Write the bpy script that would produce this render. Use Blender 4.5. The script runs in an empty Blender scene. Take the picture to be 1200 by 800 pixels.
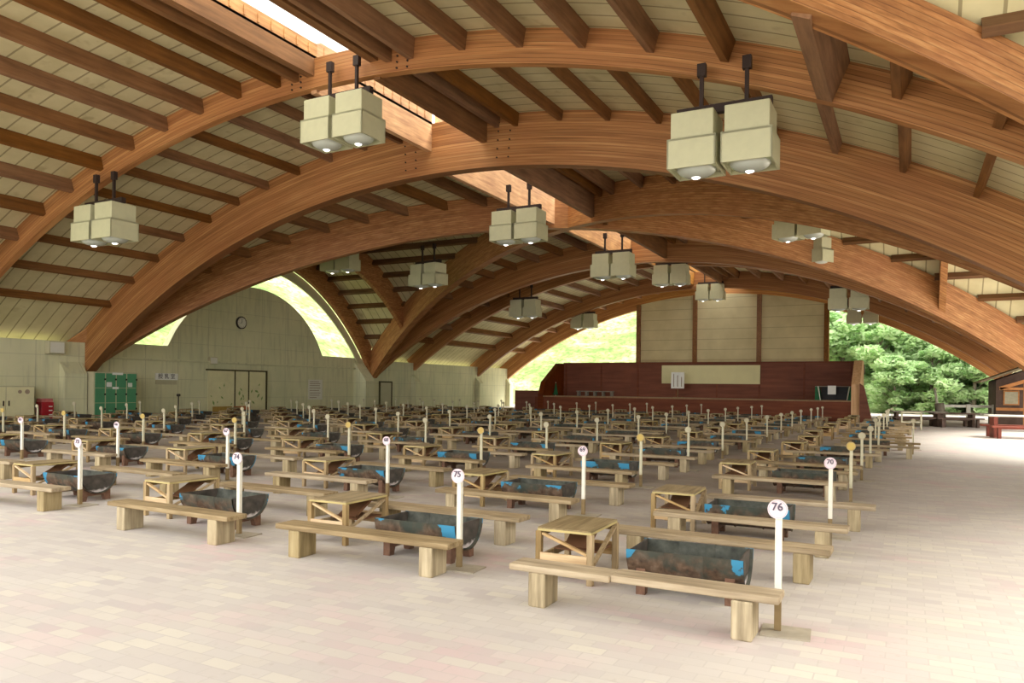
import bpy, math, random
from mathutils import Matrix, Vector
R = random.Random(7)
C = bpy.context.scene.collection
PI = math.pi

# ---------------------------------------------------------------- helpers
class MB:
    """collects boxes, bars, sweeps and lathes; build() links them as ONE mesh object"""
    def __init__(s): s.v = []; s.f = []; s.m = []; s.sm = []
    def add(s, vs, fs, mi=0, smooth=False):
        b = len(s.v); s.v += [tuple(v) for v in vs]
        for f in fs: s.f.append([b + i for i in f]); s.m.append(mi); s.sm.append(smooth)
        return s
    def box(s, x0, x1, y0, y1, z0, z1, mi=0, M=None, bev=0.0):
        if bev > 0:
            b = min(bev, (x1-x0)/2.2, (y1-y0)/2.2, (z1-z0)/2.2)
            def ring(z, i): return [(x0+i+b-b*0, y0+i, z) for _ in ()] or [
                (x0+i+b, y0+i, z), (x1-i-b, y0+i, z), (x1-i, y0+i+b, z), (x1-i, y1-i-b, z),
                (x1-i-b, y1-i, z), (x0+i+b, y1-i, z), (x0+i, y1-i-b, z), (x0+i, y0+i+b, z)]
            vs = ring(z0, b*.6) + ring(z0+b, 0) + ring(z1-b, 0) + ring(z1, b*.6)
            fs = [list(range(7, -1, -1)), list(range(24, 32))]
            for k in range(3):
                for j in range(8): fs.append([k*8+j, k*8+(j+1) % 8, (k+1)*8+(j+1) % 8, (k+1)*8+j])
        else:
            vs = [(x0,y0,z0),(x1,y0,z0),(x1,y1,z0),(x0,y1,z0),(x0,y0,z1),(x1,y0,z1),(x1,y1,z1),(x0,y1,z1)]
            fs = [[3,2,1,0],[4,5,6,7],[0,1,5,4],[1,2,6,5],[2,3,7,6],[3,0,4,7]]
        if M is not None: vs = [tuple(M @ Vector(v)) for v in vs]
        return s.add(vs, fs, mi)
    def bar(s, a, b, w, h, mi=0, up=(0,0,1)):
        a = Vector(a); b = Vector(b); d = (b-a).normalized(); up = Vector(up)
        if abs(d.dot(up)) > .98: up = Vector((0,1,0))
        x = d.cross(up).normalized(); z = x.cross(d)
        vs = []
        for p in (a, b):
            for i, j in ((-1,-1),(1,-1),(1,1),(-1,1)): vs.append(p + x*(i*w/2) + z*(j*h/2))
        return s.add(vs, [[0,1,2,3],[7,6,5,4],[0,4,5,1],[1,5,6,2],[2,6,7,3],[3,7,4,0]], mi)
    def tube(s, pts, r, n=8, mi=0):
        pts = [Vector(p) for p in pts]; rings = []
        rs = r if isinstance(r, (list, tuple)) else [r]*len(pts)
        for i, p in enumerate(pts):
            d = (pts[min(i+1, len(pts)-1)] - pts[max(i-1, 0)]).normalized()
            u = Vector((0,0,1)) if abs(d.z) < .9 else Vector((1,0,0))
            x = d.cross(u).normalized(); y = x.cross(d)
            rings.append([p + (x*math.cos(2*PI*k/n) + y*math.sin(2*PI*k/n))*rs[i] for k in range(n)])
        vs = [v for g in rings for v in g]; fs = [list(range(n)), [len(vs)-1-k for k in range(n)]]
        s.add(vs, fs, mi)
        b = len(s.v) - len(vs)
        for i in range(len(pts)-1):
            for k in range(n):
                s.f.append([b+i*n+k, b+(i+1)*n+k, b+(i+1)*n+(k+1) % n, b+i*n+(k+1) % n]); s.m.append(mi); s.sm.append(True)
        return s
    def prism(s, poly, axis, a, b, mi=0):
        """extrude a 2-D polygon along an axis between a and b (axis x: poly in y,z; y: x,z; z: x,y)"""
        def P(q, t): return {'x': (t, q[0], q[1]), 'y': (q[0], t, q[1]), 'z': (q[0], q[1], t)}[axis]
        n = len(poly); vs = [P(q, a) for q in poly] + [P(q, b) for q in poly]
        fs = [list(range(n)), list(range(2*n-1, n-1, -1))] + [[i, i+n, (i+1) % n + n, (i+1) % n] for i in range(n)]
        return s.add(vs, fs, mi)
    def disc(s, c, r, t, n=24, mi=0):
        """disc facing -y, thickness t"""
        return s.prism([(c[0]+r*math.cos(2*PI*k/n), c[2]+r*math.sin(2*PI*k/n)) for k in range(n)], 'y', c[1]-t/2, c[1]+t/2, mi)
    def build(s, name, mats, parent=None, loc=None):
        me = bpy.data.meshes.new(name); me.from_pydata(s.v, [], s.f)
        for m in (mats if isinstance(mats, (list, tuple)) else [mats]): me.materials.append(m)
        me.polygons.foreach_set('material_index', s.m); me.polygons.foreach_set('use_smooth', s.sm)
        import bmesh
        bm = bmesh.new(); bm.from_mesh(me); bmesh.ops.recalc_face_normals(bm, faces=bm.faces); bm.to_mesh(me); bm.free()
        me.update()
        o = bpy.data.objects.new(name, me); C.objects.link(o)
        if parent is not None: o.parent = parent
        if loc: o.location = loc
        return o

def tag(o, label, cat, group=None, kind=None):
    o['label'] = label; o['category'] = cat
    if group: o['group'] = group
    if kind: o['kind'] = kind
    return o
def thing(name, label, cat, loc=(0,0,0), rz=0, group=None):
    o = bpy.data.objects.new(name, None); C.objects.link(o); o.empty_display_size = .1
    o.location = loc; o.rotation_euler = (0,0,rz)
    return tag(o, label, cat, group)
def struct(o, label, cat, group=None): return tag(o, label, cat, group, 'structure')
def dup(root, loc, rz, label, group=None):
    """a thing with copies of its parts and sub-parts"""
    r = root.copy(); C.objects.link(r); r.location = loc; r.rotation_euler = (0,0,rz); r['label'] = label
    if group: r['group'] = group
    for ch in list(root.children):
        c = ch.copy(); C.objects.link(c); c.parent = r
        for g in ch.children:
            d = g.copy(); C.objects.link(d); d.parent = c
    return r
ORD = ['first','second','third','fourth','fifth','sixth','seventh','eighth','ninth','tenth','eleventh','twelfth','thirteenth','fourteenth']

# ---------------------------------------------------------------- materials
def srgb(r, g, b):
    f = lambda c: (c/255/12.92) if c/255 <= .04045 else ((c/255+.055)/1.055)**2.4
    return (f(r), f(g), f(b), 1)
class NT:
    def __init__(s, name):
        s.m = bpy.data.materials.new(name); s.m.use_nodes = True; s.t = s.m.node_tree; s.N = s.t.nodes; s.L = s.t.links
        s.b = s.N['Principled BSDF']
    def n(s, typ, **kw):
        o = s.N.new(typ)
        for k, v in kw.items():
            if k in o.inputs: s.put(o.inputs[k], v)
            else: setattr(o, k, v)
        return o
    def put(s, inp, v):
        if hasattr(v, 'is_linked') or hasattr(v, 'links'): s.L.new(v, inp)
        else: inp.default_value = v
    def math(s, op, a, b=0.0, c=None):
        o = s.N.new('ShaderNodeMath'); o.operation = op; s.put(o.inputs[0], a); s.put(o.inputs[1], b)
        if c is not None: s.put(o.inputs[2], c)
        return o.outputs[0]
    def coord(s, which='Object'): return s.N.new('ShaderNodeTexCoord').outputs[which]
    def mapping(s, vec, scale=(1,1,1), loc=(0,0,0), rot=(0,0,0)):
        o = s.N.new('ShaderNodeMapping'); s.L.new(vec, o.inputs[0]); o.inputs['Scale'].default_value = scale
        s.put(o.inputs['Location'], loc); o.inputs['Rotation'].default_value = rot
        return o.outputs[0]
    def noise(s, vec, scale, detail=4, rough=.55):
        o = s.N.new('ShaderNodeTexNoise'); s.L.new(vec, o.inputs['Vector']); o.inputs['Scale'].default_value = scale
        o.inputs['Detail'].default_value = detail; o.inputs['Roughness'].default_value = rough
        return o.outputs['Fac']
    def ramp(s, fac, stops):
        o = s.N.new('ShaderNodeValToRGB'); s.L.new(fac, o.inputs[0]); e = o.color_ramp.elements
        while len(e) < len(stops): e.new(.5)
        for el, (p, c) in zip(e, stops): el.position = p; el.color = c if len(c) == 4 else (*c, 1)
        return o.outputs[0]
    def mix(s, fac, a, b, mode='MIX'):
        o = s.N.new('ShaderNodeMix'); o.data_type = 'RGBA'; o.blend_type = mode
        s.put(o.inputs[0], fac); s.put(o.inputs[6], a); s.put(o.inputs[7], b)
        return o.outputs[2]
    def bump(s, h, strength=.3, dist=.01):
        o = s.N.new('ShaderNodeBump'); s.L.new(h, o.inputs['Height']); o.inputs['Strength'].default_value = strength; o.inputs['Distance'].default_value = dist
        s.L.new(o.outputs[0], s.b.inputs['Normal'])
    def out(s, col=None, rough=.7, metal=0, spec=.3):
        if col is not None: s.put(s.b.inputs['Base Color'], col)
        s.put(s.b.inputs['Roughness'], rough); s.b.inputs['Metallic'].default_value = metal
        s.b.inputs['Specular IOR Level'].default_value = spec
        return s.m
def rnd(nt): return nt.N.new('ShaderNodeObjectInfo').outputs['Random']

def plain(name, col, rough=.6, metal=0, var=.12, scale=6):
    t = NT(name); f = t.noise(t.coord(), scale)
    c2 = tuple(c*(1-var*2) for c in col[:3]) + (1,)
    return t.out(t.mix(t.ramp(f, [(.35, (0,0,0)), (.7, (1,1,1))]), col, c2), rough, metal)

XC, ZC, RLO, RUP, HALF = -13.1, -20.7, 29.2, 30.65, 18.05

def wood_arch():
    t = NT('glulam_larch'); g = t.N.new('ShaderNodeNewGeometry').outputs['Position']
    sp = t.N.new('ShaderNodeSeparateXYZ'); t.L.new(g, sp.inputs[0])
    dx = t.math('SUBTRACT', sp.outputs[0], XC); dz = t.math('SUBTRACT', sp.outputs[2], ZC)
    r = t.math('SQRT', t.math('ADD', t.math('MULTIPLY', dx, dx), t.math('MULTIPLY', dz, dz)))
    a = t.math('MULTIPLY', t.math('ARCTAN2', dx, dz), 29.0)
    lam = t.math('FLOOR', t.math('DIVIDE', r, .085))
    wn = t.N.new('ShaderNodeTexWhiteNoise'); wn.noise_dimensions = '1D'; t.L.new(lam, wn.inputs['W'])
    v = t.N.new('ShaderNodeCombineXYZ'); t.put(v.inputs[0], t.math('ADD', t.math('MULTIPLY', a, .18), t.math('MULTIPLY', wn.outputs[0], 40)))
    t.put(v.inputs[1], t.math('MULTIPLY', r, 5.0)); t.put(v.inputs[2], t.math('MULTIPLY', sp.outputs[1], 2.0))
    n1 = t.noise(v.outputs[0], 2.2, 5, .6)
    n2 = t.noise(g, .5, 3)
    c = t.ramp(n1, [(.22, srgb(122,78,42)), (.5, srgb(182,126,74)), (.78, srgb(212,164,106))])
    c = t.mix(t.math('MULTIPLY', wn.outputs[0], .38), c, srgb(124,78,42))
    fr = t.math('FRACT', t.math('DIVIDE', r, .085))
    c = t.mix(t.math('MULTIPLY', t.math('LESS_THAN', fr, .16), .5), c, srgb(84,50,26))
    c = t.mix(t.ramp(n2, [(.45, (0,0,0)), (.75, (.45,.45,.45))]), c, srgb(168,106,66))
    return t.out(c, .55, spec=.35)
def wood_long(name, axis, base, dark, light=None, sc=1.0, rough=.7):
    """planed or weathered timber, grain along the given local axis, a tone of its own per piece"""
    t = NT(name); s = {'x': (.7,9,9), 'y': (9,.7,9), 'z': (9,9,.7)}[axis]
    rn = rnd(t); cv = t.N.new('ShaderNodeCombineXYZ')
    for i in range(3): t.put(cv.inputs[i], t.math('MULTIPLY', rn, 37.0 + 11*i))
    ad = t.N.new('ShaderNodeVectorMath'); t.L.new(t.coord(), ad.inputs[0]); t.L.new(cv.outputs[0], ad.inputs[1])
    p = t.mapping(ad.outputs[0], tuple(k*sc for k in s)); n1 = t.noise(p, 2.0, 5, .62); n2 = t.noise(ad.outputs[0], 2.5*sc, 3)
    c = t.ramp(n1, [(.25, dark), (.55, base), (.8, light or base)])
    c = t.mix(t.ramp(n2, [(.4, (0,0,0)), (.8, (.5,.5,.5))]), c, dark)
    hv = t.N.new('ShaderNodeHueSaturation'); t.L.new(c, hv.inputs['Color'])
    t.put(hv.inputs['Value'], t.math('MULTIPLY_ADD', rn, .35, .82)); t.put(hv.inputs['Saturation'], t.math('MULTIPLY_ADD', rn, -.3, 1.12))
    t.bump(n1, .25, .004)
    return t.out(hv.outputs[0], rough, spec=.25)
def roof_mat(name, axis):
    t = NT(name); g = t.N.new('ShaderNodeNewGeometry').outputs['Position']
    sp = t.N.new('ShaderNodeSeparateXYZ'); t.L.new(g, sp.inputs[0])
    fr = t.math('FRACT', t.math('DIVIDE', sp.outputs[1 if axis == 'y' else 0], .54))
    ln = t.math('LESS_THAN', fr, .09)
    c = t.ramp(t.noise(g, 1.3, 4), [(.3, srgb(206,196,150)), (.7, srgb(222,212,168))])
    st = t.noise(t.mapping(g, (.5,.5,.5)), 3, 3)
    c = t.mix(t.ramp(st, [(.62, (0,0,0)), (.74, (.4,.4,.4))]), c, srgb(150,130,84))
    c = t.mix(t.math('MULTIPLY', ln, .65), c, srgb(120,104,70))
    t.bump(t.math('SUBTRACT', 1.0, ln), .6, .03)
    return t.out(c, .75)
def concrete():
    t = NT('board_marked_concrete'); g = t.N.new('ShaderNodeNewGeometry').outputs['Position']
    n1 = t.noise(g, .55, 5); n2 = t.noise(t.mapping(g, (3,3,.35)), 1.6, 4)
    c = t.ramp(n1, [(.3, srgb(208,208,172)), (.7, srgb(222,218,182))])
    c = t.mix(t.ramp(n2, [(.5, (0,0,0)), (.8, (.5,.5,.5))]), c, srgb(160,160,132))
    sp = t.N.new('ShaderNodeSeparateXYZ'); t.L.new(g, sp.inputs[0])
    ly = t.math('LESS_THAN', t.math('FRACT', t.math('DIVIDE', sp.outputs[1], 1.8)), .012)
    lz = t.math('LESS_THAN', t.math('FRACT', t.math('DIVIDE', sp.outputs[2], .9)), .016)
    c = t.mix(t.math('MULTIPLY', t.math('MAXIMUM', ly, lz), .35), c, srgb(80,80,68))
    t.bump(n1, .2, .02)
    return t.out(c, .85)
def pavers():
    t = NT('clay_and_concrete_pavers'); g = t.N.new('ShaderNodeNewGeometry').outputs['Position']
    br = t.N.new('ShaderNodeTexBrick'); t.L.new(g, br.inputs['Vector'])
    br.inputs['Scale'].default_value = 1; br.inputs['Brick Width'].default_value = .225; br.inputs['Row Height'].default_value = .112
    br.inputs['Mortar Size'].default_value = .005; br.inputs['Mortar Smooth'].default_value = .3; br.inputs['Bias'].default_value = 0
    br.inputs['Color1'].default_value = (0,0,0,1); br.inputs['Color2'].default_value = (1,1,1,1); br.inputs['Mortar'].default_value = (.5,.5,.5,1)
    big = t.noise(g, .45, 3)
    c = t.ramp(br.outputs['Color'], [(0, srgb(186,177,173)), (.3, srgb(200,193,185)), (.65, srgb(191,183,177)), (1, srgb(205,198,185))])
    pk = t.noise(t.mapping(g, (1,1,1), (7,3,0)), .7, 2)
    pink = t.math('MULTIPLY', t.ramp(pk, [(.52, (0,0,0)), (.68, (1,1,1))]), t.ramp(br.outputs['Color'], [(.35, (.9,.9,.9)), (.75, (.1,.1,.1))]))
    c = t.mix(t.math('MULTIPLY', pink, .7), c, srgb(206,176,176))
    c = t.mix(t.ramp(big, [(.3, (.35,.35,.35)), (.6, (0,0,0))]), c, srgb(170,162,158))
    c = t.mix(t.math('MULTIPLY', br.outputs['Fac'], .3), c, srgb(168,160,154))
    d = t.noise(g, 14, 4)
    # soot and trodden ash around the grills, plus painted dimness of the far floor
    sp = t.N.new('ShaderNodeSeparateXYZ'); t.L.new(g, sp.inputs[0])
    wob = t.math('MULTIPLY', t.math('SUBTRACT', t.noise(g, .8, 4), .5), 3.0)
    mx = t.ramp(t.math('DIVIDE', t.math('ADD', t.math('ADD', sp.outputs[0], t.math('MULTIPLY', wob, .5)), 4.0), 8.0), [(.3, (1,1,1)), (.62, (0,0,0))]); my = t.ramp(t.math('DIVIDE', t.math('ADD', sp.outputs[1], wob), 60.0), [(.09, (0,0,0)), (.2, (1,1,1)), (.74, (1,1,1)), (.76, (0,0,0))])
    soot_shade = t.math('MULTIPLY', t.math('MULTIPLY', mx, my), t.math('MULTIPLY_ADD', t.noise(g, 1.1, 5), .5, .35))
    c = t.mix(soot_shade, c, srgb(110,94,78))
    c = t.mix(t.ramp(d, [(.6, (0,0,0)), (.8, (.3,.3,.3))]), c, srgb(150,136,120))
    t.bump(t.math('SUBTRACT', 1.0, br.outputs['Fac']), .25, .004)
    return t.out(c, .8, spec=.25)
def drum_paint(name='worn_blue_drum_paint', blue=.84):
    t = NT(name); o = t.coord(); sp = t.N.new('ShaderNodeSeparateXYZ'); t.L.new(o, sp.inputs[0])
    rn = rnd(t); cv = t.N.new('ShaderNodeCombineXYZ')
    for i in range(3): t.put(cv.inputs[i], t.math('MULTIPLY', rn, 23.0+9*i))
    ad = t.N.new('ShaderNodeVectorMath'); t.L.new(o, ad.inputs[0]); t.L.new(cv.outputs[0], ad.inputs[1])
    n = t.noise(ad.outputs[0], 5, 5); n2 = t.noise(ad.outputs[0], 16, 4)
    rust = t.ramp(n2, [(.3, srgb(64,48,38)), (.55, srgb(102,82,66)), (.75, srgb(126,108,92))])
    rust = t.mix(t.ramp(n, [(.5, (0,0,0)), (.62, (.8,.8,.8))]), rust, srgb(62,72,66))
    tz = t.math('ADD', sp.outputs[2], t.math('MULTIPLY', t.math('SUBTRACT', n, .5), .3))
    rust = t.mix(t.ramp(tz, [(.25, (0,0,0)), (.33, (.8,.8,.8))]), rust, srgb(60,66,58))
    edge = t.math('ADD', t.math('MULTIPLY', t.math('ABSOLUTE', sp.outputs[0]), 2.0), t.math('MULTIPLY', t.math('SUBTRACT', sp.outputs[2], .24), 3.0))
    k = t.math('ADD', t.math('ADD', edge, t.math('MULTIPLY', t.math('SUBTRACT', n, .5), 2.2)), t.math('MULTIPLY_ADD', rn, .5, -.35))
    c = t.mix(t.ramp(k, [(blue, (0,0,0)), (blue+.06, (1,1,1))]), rust, srgb(60,134,170))
    return t.out(c, .6, spec=.3)
def ash_metal():
    t = NT('sooty_steel'); o = t.coord(); n = t.noise(o, 9, 5)
    return t.out(t.ramp(n, [(.3, srgb(42,44,40)), (.6, srgb(80,82,74)), (.85, srgb(112,108,100))]), .75)
def cap_metal():
    t = NT('scorched_drum_end'); o = t.coord(); n = t.noise(o, 7, 4); sp = t.N.new('ShaderNodeSeparateXYZ'); t.L.new(o, sp.inputs[0])
    c = t.ramp(n, [(.35, srgb(58,54,50)), (.65, srgb(92,84,78))])
    k = t.math('SUBTRACT', t.math('MULTIPLY_ADD', n, .5, .3), t.math('MULTIPLY', sp.outputs[2], 1.6))
    return t.out(t.mix(t.ramp(k, [(.27, (0,0,0)), (.34, (1,1,1))]), c, srgb(196,188,188)), .6)
def leaf_mat(name, a, b, c):
    t = NT(name); g = t.N.new('ShaderNodeNewGeometry'); p = t.noise(g.outputs['Position'], .55, 3)
    isl = g.outputs['Random Per Island']
    col = t.mix(t.ramp(p, [(.35, (0,0,0)), (.65, (1,1,1))]), a, b); col = t.mix(t.math('MULTIPLY', isl, .6), col, c)
    t.out(col, .6, spec=.2)
    tr = t.N.new('ShaderNodeBsdfTranslucent'); t.L.new(col, tr.inputs[0])
    mx = t.N.new('ShaderNodeMixShader'); mx.inputs[0].default_value = .5
    t.L.new(t.b.outputs[0], mx.inputs[1]); t.L.new(tr.outputs[0], mx.inputs[2]); t.L.new(mx.outputs[0], t.N['Material Output'].inputs[0])
    return t.m
def grass_mat():
    t = NT('mown_bank_grass'); g = t.N.new('ShaderNodeNewGeometry').outputs['Position']
    n1 = t.noise(t.mapping(g, (1,1,2.2)), .22, 5); n2 = t.noise(g, 2.2, 5)
    c = t.ramp(n1, [(.3, srgb(92,116,66)), (.45, srgb(132,146,92)), (.56, srgb(168,168,122)), (.7, srgb(186,174,140))])
    c = t.mix(t.ramp(n2, [(.35, (.85,.85,.85)), (.6, (0,0,0))]), c, srgb(84,110,58))
    t.bump(n2, .8, .15)
    return t.out(c, .9, spec=.1)
def glazing():
    t = NT('translucent_skylight_sheet'); t.N.remove(t.b)
    a = t.N.new('ShaderNodeBsdfTransparent'); b = t.N.new('ShaderNodeBsdfTranslucent'); b.inputs[0].default_value = (.6,.6,.58,1); a.inputs[0].default_value = (.8,.8,.78,1)
    mx = t.N.new('ShaderNodeMixShader'); mx.inputs[0].default_value = .3
    t.L.new(a.outputs[0], mx.inputs[1]); t.L.new(b.outputs[0], mx.inputs[2]); t.L.new(mx.outputs[0], t.N['Material Output'].inputs[0])
    return t.m
def lamp_glass():
    t = NT('lamp_lens_glass'); return t.out((.62,.66,.58,1), .12, spec=.9)
def bulb_mat():
    t = NT('lit_lamp_bulb'); t.b.inputs['Emission Color'].default_value = (1,.97,.9,1); t.b.inputs['Emission Strength'].default_value = 2
    return t.out((.9,.9,.85,1), .3)

M = dict(
    arch=wood_arch(),
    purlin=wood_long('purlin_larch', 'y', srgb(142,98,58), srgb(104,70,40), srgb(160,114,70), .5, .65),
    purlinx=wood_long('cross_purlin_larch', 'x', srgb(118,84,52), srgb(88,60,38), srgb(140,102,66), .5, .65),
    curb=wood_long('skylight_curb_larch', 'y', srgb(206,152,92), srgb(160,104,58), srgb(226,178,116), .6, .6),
    roofy=roof_mat('cream_decking', 'y'), roofx=roof_mat('cream_cross_decking', 'x'),
    conc=concrete(), paver=pavers(),
    bench=wood_long('weathered_bench_plank', 'x', srgb(168,148,116), srgb(112,94,68), srgb(194,176,144)),
    bleg=wood_long('weathered_block', 'z', srgb(176,158,122), srgb(116,100,72), srgb(204,188,152)),
    tbl=wood_long('table_plywood', 'y', srgb(154,136,104), srgb(112,96,70), srgb(176,158,126)),
    tleg=wood_long('table_batten', 'z', srgb(172,148,108), srgb(120,96,64), srgb(196,174,132)),
    tedge=plain('yellowed_ply_edge', srgb(194,176,120), .7),
    tboard=wood_long('table_board', 'x', srgb(206,176,130), srgb(158,124,82), srgb(222,198,158)),
    brown=plain('stored_brown_board', srgb(120,84,58), .8),
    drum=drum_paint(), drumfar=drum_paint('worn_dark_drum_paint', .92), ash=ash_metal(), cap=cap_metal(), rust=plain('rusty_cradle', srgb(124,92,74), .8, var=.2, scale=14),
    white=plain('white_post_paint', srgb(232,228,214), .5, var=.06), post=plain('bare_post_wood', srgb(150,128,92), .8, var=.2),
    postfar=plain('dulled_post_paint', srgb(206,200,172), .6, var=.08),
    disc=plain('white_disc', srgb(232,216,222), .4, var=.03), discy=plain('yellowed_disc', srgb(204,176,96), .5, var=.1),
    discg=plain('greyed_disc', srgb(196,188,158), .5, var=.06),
    ink=plain('number_ink', srgb(96,88,104), .6), ring=plain('faded_ring_ink', srgb(170,150,130), .6), red=plain('disc_rim_pink', srgb(226,188,196), .5),
    slab=plain('steel_base_plate', srgb(180,170,152), .6, var=.15),
    lampb=plain('cream_lamp_housing', srgb(202,200,164), .5, var=.03), dark=plain('dark_brown_steel', srgb(58,44,38), .6), lens=lamp_glass(), bulb=bulb_mat(),
    stage=wood_long('stained_stage_board', 'x', srgb(120,60,30), srgb(94,43,20), srgb(136,72,36), .3, .6),
    stagew=wood_long('pale_stage_timber', 'z', srgb(236,192,142), srgb(206,154,104), srgb(244,208,164), .5),
    ledge=plain('stage_edge_trim', srgb(158,126,92), .6), banner=plain('cream_banner_cloth', srgb(226,218,168), .8, var=.04, scale=1),
    screen=None, paper=plain('white_paper', srgb(238,238,232), .7, var=.03), green=plain('green_locker_steel', srgb(84,150,110), .45, var=.06, scale=2),
    greend=plain('dark_green_cloth', srgb(40,104,64), .7), cream=plain('cream_steel', srgb(196,190,158), .5, var=.04, scale=2),
    black=plain('black_plastic', srgb(36,34,34), .5), redbox=plain('red_cabinet_enamel', srgb(176,36,48), .4, var=.06),
    door=plain('cream_door_leaf', srgb(228,222,180), .6, var=.05, scale=2), leafpaint=plain('painted_leaf_green', srgb(140,168,98), .6),
    orange=plain('orange_board', srgb(190,116,74), .7), yellow=plain('ochre_board', srgb(186,152,80), .7), frame=plain('dark_olive_frame', srgb(84,78,50), .6),
    inkd=plain('black_lettering', srgb(52,52,44), .6), wgrey=plain('weathered_grey_timber', srgb(150,142,128), .85, var=.2),
    fence=plain('whitewashed_rail', srgb(226,224,210), .7, var=.08), hut=plain('dark_hut_boards', srgb(104,84,74), .8, var=.15, scale=3),
    hutw=plain('orange_hut_timber', srgb(204,140,86), .7, var=.1), hutroof=plain('hut_roof_felt', srgb(150,136,112), .8), glassy=plain('hut_blind', srgb(196,190,164), .4),
    rtab=plain('red_brown_table_wood', srgb(140,72,56), .6, var=.12), trunk=wood_long('grey_bark', 'z', srgb(132,122,108), srgb(86,78,66), srgb(168,160,148), .6, .9),
    glaze=glazing(), grass=grass_mat(),
    leafa=leaf_mat('maple_leaves', srgb(170,200,136), srgb(126,166,104), srgb(214,230,184)),
    leafb=leaf_mat('beech_leaves', srgb(150,184,124), srgb(112,152,98), srgb(188,212,158)),
    leafc=leaf_mat('dogwood_leaves', srgb(182,212,150), srgb(140,182,112), srgb(224,238,200)),
    clockf=plain('clock_face', srgb(222,220,208), .4, var=.02), rim=plain('clock_rim', srgb(52,46,40), .4),
    flag=plain('blackened_steel', srgb(70,66,60), .6),
)
def screen_mat():
    t = NT('cream_siding_panels'); g = t.N.new('ShaderNodeNewGeometry').outputs['Position']
    sp = t.N.new('ShaderNodeSeparateXYZ'); t.L.new(g, sp.inputs[0])
    ln = t.math('LESS_THAN', t.math('FRACT', t.math('DIVIDE', sp.outputs[2], .78)), .05)
    c = t.ramp(t.noise(g, .8, 3), [(.3, srgb(206,194,152)), (.7, srgb(222,210,168))])
    return t.out(t.mix(t.math('MULTIPLY', ln, .5), c, srgb(140,124,96)), .75)
M['screen'] = screen_mat()

# ---------------------------------------------------------------- setting: roof geometry
def zr(dx, r=RUP): return ZC + math.sqrt(max(r*r - dx*dx, 0))
A1, A2, A3, A4, A5, A6 = 14.8, 20.3, 39.8, 44.4, 53.4, 58.6
SKY0, SKY1 = -13.6, -11.75          # skylight slot along the ridge
BEAMS = []
def arch(p, q, width, rlo, rup, label, x0=None, x1=None, half=HALF, name='arch_beam'):
    """laminated arch in the vertical plane through p and q, profile taken along x about XC"""
    mb = MB(); n = 72; p = Vector((p[0], p[1], 0)); q = Vector((q[0], q[1], 0)); d = (q-p).normalized(); nn = Vector((-d.y, d.x, 0))*width/2
    xa = p.x if x0 is None else x0; xb = q.x if x1 is None else x1
    ring = []
    for i in range(n+1):
        x = xa + (xb-xa)*i/n; t = (x-p.x)/(q.x-p.x); y = p.y + (q.y-p.y)*t
        dx = x-XC; s = max(-1, min(1, dx/half))*half
        # radial section: lower and upper edge on the same radius
        rr = Vector((dx, 0, x*0 + zr(dx, rlo)-ZC)).normalized()
        lo = Vector((x, y, zr(dx, rlo))); hx = XC + rr.x*rup; hy = p.y + (q.y-p.y)*((hx-p.x)/(q.x-p.x)); hi = Vector((hx, hy, ZC + rr.z*rup))
        ring.append((lo-nn, lo+nn, hi+nn, hi-nn))
    vs = [v for g in ring for v in g]; fs = [[0,1,2,3], [4*n+3, 4*n+2, 4*n+1, 4*n]]
    for i in range(n):
        for k in range(4): fs.append([4*i+k, 4*i+(k+1) % 4, 4*(i+1)+(k+1) % 4, 4*(i+1)+k])
    mb.add(vs, fs)
    o = mb.build(name, M['arch']); struct(o, label, 'roof arch'); return o
XL, XR = XC-HALF-.15, XC+HALF+.15
def cross_arch(x, yc, k, ya, yb, rlo, rup, width, label, name='rib_beam'):
    """arch along the hall over a side bay: profile in y, stretched by k"""
    mb = MB(); n = 48; ring = []
    for i in range(n+1):
        y = ya + (yb-ya)*i/n; dx = k*(y-yc)
        ring.append(((x-width/2, y, zr(dx, rlo)), (x+width/2, y, zr(dx, rlo)), (x+width/2, y, zr(dx, rup)), (x-width/2, y, zr(dx, rup))))
    vs = [v for g in ring for v in g]; fs = [[0,1,2,3], [4*n+3, 4*n+2, 4*n+1, 4*n]]
    for i in range(n):
        for j in range(4): fs.append([4*i+j, 4*i+(j+1) % 4, 4*(i+1)+(j+1) % 4, 4*(i+1)+j])
    mb.add(vs, fs); o = mb.build(name, M['arch']); struct(o, label, 'roof rib'); return o
def sheet(rows, name, mat, label):
    """roof decking from rows of points, 8 cm thick upwards"""
    mb = MB(); n = len(rows[0]); vs = [p for r in rows for p in r] + [(p[0], p[1], p[2]+.08) for r in rows for p in r]; o = len(rows)*n; fs = []
    for i in range(len(rows)-1):
        for j in range(n-1):
            a = [i*n+j, i*n+j+1, (i+1)*n+j+1, (i+1)*n+j]; fs.append(a); fs.append([o+k for k in reversed(a)])
    for i in range(len(rows)-1):
        for j in (0, n-1): fs.append([i*n+j, (i+1)*n+j, o+(i+1)*n+j, o+i*n+j])
    for j in range(n-1):
        for i in (0, len(rows)-1): fs.append([i*n+j, i*n+j+1, o+i*n+j+1, o+i*n+j])
    mb.add(vs, fs); b = mb.build(name, mat); struct(b, label, 'roof'); return b
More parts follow.
